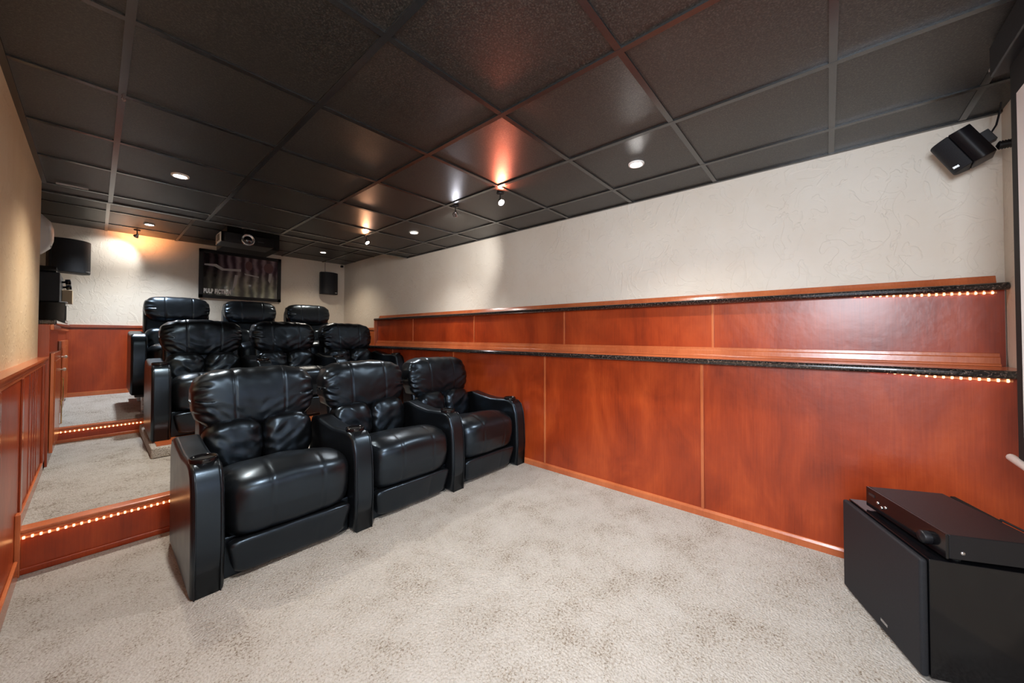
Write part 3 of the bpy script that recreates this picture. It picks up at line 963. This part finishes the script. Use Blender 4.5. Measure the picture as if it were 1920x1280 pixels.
# dark panel standing behind the subwoofer
o = thing('standing_board', 'thin black board standing on edge between the amplifier and the panelling', 'board', (2.42, -0.455, 0), math.radians(21))
obj('board', box(-0.115, 0.115, -0.008, 0.008, 0.0, 0.425, bev=0.002), 'black_matte', o)
obj('cable', tube([(-0.10, -0.012, 0.425), (-0.20, -0.03, 0.418), (-0.32, -0.07, 0.41)], 0.004, 6), 'black_satin', o)

# front corner speaker on its ball mount
fs = wall_speaker('small black speaker tilted down high in the front right corner', (2.70, -0.555, 2.055), wd=0.115, ht=0.17, dp=0.14)
_f = Vector((0.10, 0.87, -0.44)).normalized()
_s = _f.cross(Vector((0.0, 0.10, 1.0))).normalized()
_u = _s.cross(_f)
_m = Matrix((-_s, -_f, _u)).transposed()
fs.rotation_euler = _m.to_euler() if _m.determinant() > 0 else Matrix((_s, -_f, _u)).transposed().to_euler()
o = thing('ribbed_mount', 'small ribbed black cylinder on the front wall, between the corner speaker and the screen', 'mount', (2.70, YF, 2.012))
bm = bmesh.new()
pf = [(0, 0)]
for k in range(6): pf += [(0.020, 0.004 + k * 0.008), (0.016, 0.008 + k * 0.008)]
pf += [(0, 0.056)]
lathe(bm, pf, (0, 0, 0), (0, 1, 0), 18)
obj('barrel', bm, 'black_satin', o, smooth=True)
o = thing('speaker_cord', 'thin dark cord running from the corner speaker up to the ceiling', 'cord', (2.72, -0.58, 2.08))
obj('cord', tube([(0, 0, 0), (0.01, -0.02, 0.04), (0.015, -0.03, 0.09), (0.012, -0.036, 0.142)], 0.0035, 6), 'black_satin', o)

# projection screen in front of the screen wall
o = thing('projection_screen', 'white projection screen with black borders at the right edge of the picture', 'screen', (0, -0.5, 0))
XS = 2.125
obj('screen_fabric', box(0.15, XS - 0.048, -0.004, 0.0, 0.745, 1.98), 'screen_white', o)
bm = bmesh.new()
bx(bm, XS - 0.048, XS, -0.004, 0.0005, 0.715, 2.10)
bx(bm, 0.10, 0.15, -0.004, 0.0005, 0.715, 2.10)
bx(bm, 0.15, XS - 0.048, -0.004, 0.0005, 1.98, 2.10); bx(bm, 0.15, XS - 0.048, -0.004, 0.0005, 0.715, 0.745)
obj('black_border', bm, 'black_matte', o)
obj('housing', box(0.02, XS + 0.05, -0.06, 0.035, 2.10, CF - 0.008, bev=0.006), 'black_satin', o, wn=True)
obj('bottom_bar', tube([(0.04, 0, 0.700), (XS + 0.07, 0, 0.700)], 0.013, 14), 'white_plastic', o, smooth=True)

# ------------------------------------------------------------------ niche on the left: cabinets and what stands on them
XC = -0.215


def cabinet(label, y0, y1, z0, z1, doors, group=None):
    o = thing('cabinet', label, 'cabinet', (XC, y0, z0))
    D = XC - XN
    obj('body', box(-D + 0.001, 0, 0, y1 - y0, 0, z1 - z0, bev=0.002), 'cherry_dark', o)
    obj('crown_moulding', box(0, 0.018, 0.0, y1 - y0, z1 - z0 - 0.04, z1 - z0 - 0.0, bev=0.004), 'cherry_trim', o)
    for (a, b_, c, d, open_, hy) in doors:
        # hinged at the far edge b_
        L = b_ - a
        e = thing('door_pivot', None, None)
        bpy.data.objects.remove(e)
        mt = Matrix.Translation((0.002, b_, 0)) @ Matrix.Rotation(-open_, 4, 'Z') if open_ >= 0 else Matrix.Translation((0.002, a, 0)) @ Matrix.Rotation(-open_, 4, 'Z')
        y_a, y_b = (-L, 0) if open_ >= 0 else (0, L)
        bm = bmesh.new()
        bx(bm, 0.0, 0.018, y_a + 0.003, y_b - 0.003, c, d, bev=0.003)
        bx(bm, 0.018, 0.022, y_a + 0.05, y_b - 0.05, c + 0.06, d - 0.06, bev=0.002)
        dr = obj('door', bm, 'cherry_trim', o)
        dr.matrix_local = mt
        yk = y_a + 0.035 if hy < 0 else y_b - 0.035
        obj('knob', lathe(bmesh.new(), [(0.005, 0), (0.005, 0.012), (0.013, 0.018), (0.014, 0.026), (0.008, 0.033), (0, 0.034)], (0.018, yk, c + (d - c) * 0.78), (1, 0, 0), 16), 'cream_knob', dr, smooth=True)
        obj('pull_handle', tube([(0.018, yk, c + 0.10), (0.030, yk, c + 0.105), (0.030, yk, c + 0.30), (0.018, yk, c + 0.305)], 0.004, 8), 'brass', dr, smooth=True)
    return o


cabinet('near cherry cabinet unit just past the left wall corner', YL + 0.02, Y2 - 0.01, Z1, 1.215, [(0.06, 0.76, 0.08, 0.80, 0.0, 1)])
cabinet('far cherry cabinet unit by the rear wall, one door standing ajar', Y2 + 0.005, YB - 0.04, Z2B - 0.02, 1.215, [(0.05, 0.62, 0.03, 0.66, 0.0, -1), (0.70, 1.28, 0.03, 0.66, 0.12, -1)])
o = thing('counter_top', 'dark stone counter top over the cherry cabinets in the left niche', 'counter', (XN, YL + 0.02, 1.215))
obj('slab', box(0.001, XC - XN + 0.03, 0, YB - YL - 0.05, 0, 0.032, bev=0.008, seg=3), 'granite', o, wn=True)
ZT = 1.247
o = thing('lower_appliance', 'glossy black box on the counter under the black machine', 'appliance', (-0.33, 5.55, ZT))
obj('body', box(-0.14, 0.145, -0.30, 0.22, 0, 0.190, bev=0.006), 'black_gloss', o, wn=True)
obj('front_plate', box(0.145, 0.150, -0.26, 0.18, 0.025, 0.16, bev=0.002), 'lens_glass', o)
o = thing('drinks_machine', 'black boxy machine with two dials and a tan side block', 'machine', (-0.34, 5.55, ZT + 0.190))
obj('body', box(-0.13, 0.12, -0.30, 0.20, 0, 0.27, bev=0.01), 'black_satin', o, wn=True)
obj('lid', box(-0.13, 0.10, -0.30, 0.17, 0.272, 0.32, bev=0.008), 'black_gloss', o, wn=True)
obj('side_block', box(0.12, 0.185, 0.0, 0.12, 0.005, 0.135, bev=0.003), 'tan_plastic', o)
for y, z in ((-0.04, 0.205), (0.12, 0.17)):
    obj('dial', lathe(bmesh.new(), [(0.010, 0), (0.010, 0.02), (0.026, 0.022), (0.026, 0.055), (0, 0.057)], (0.12, y, z), (1, 0, 0.1), 18), 'black_gloss', o, smooth=True)
obj('tray', box(0.10, 0.16, -0.22, -0.05, 0.004, 0.012, bev=0.002), 'steel', o)
obj('drip_plate', box(0.10, 0.117, -0.02, 0.14, 0.001, 0.004), 'steel', o)
o = thing('white_dome', 'white rounded plastic dome high on the niche wall beyond the left corner', 'dome', (XN, 5.0, 1.99))
bm = bmesh.new()
lathe(bm, [(0.215, 0.0), (0.215, 0.06), (0.205, 0.13), (0.175, 0.19), (0.12, 0.235), (0.06, 0.25), (0, 0.252)], (0, 0, 0), (1, 0, 0), 32, sx=0.95, sy=1.0)
obj('shell', bm, 'white_plastic', o, smooth=True)
obj('vent_mark', lathe(bmesh.new(), [(0.010, 0), (0.010, 0.004), (0, 0.004)], (0.235, -0.03, -0.10), (1, -0.2, -0.5), 12), 'dark_metal', o)
# small dark sensor in the rear right corner
o = thing('corner_sensor', 'tiny black sensor just under the ceiling in the rear right corner', 'sensor', (XR - 0.05, YB - 0.012, 2.335))
obj('case', box(-0.02, 0.015, -0.03, 0.012, -0.015, 0.02, bev=0.004), 'black_satin', o)
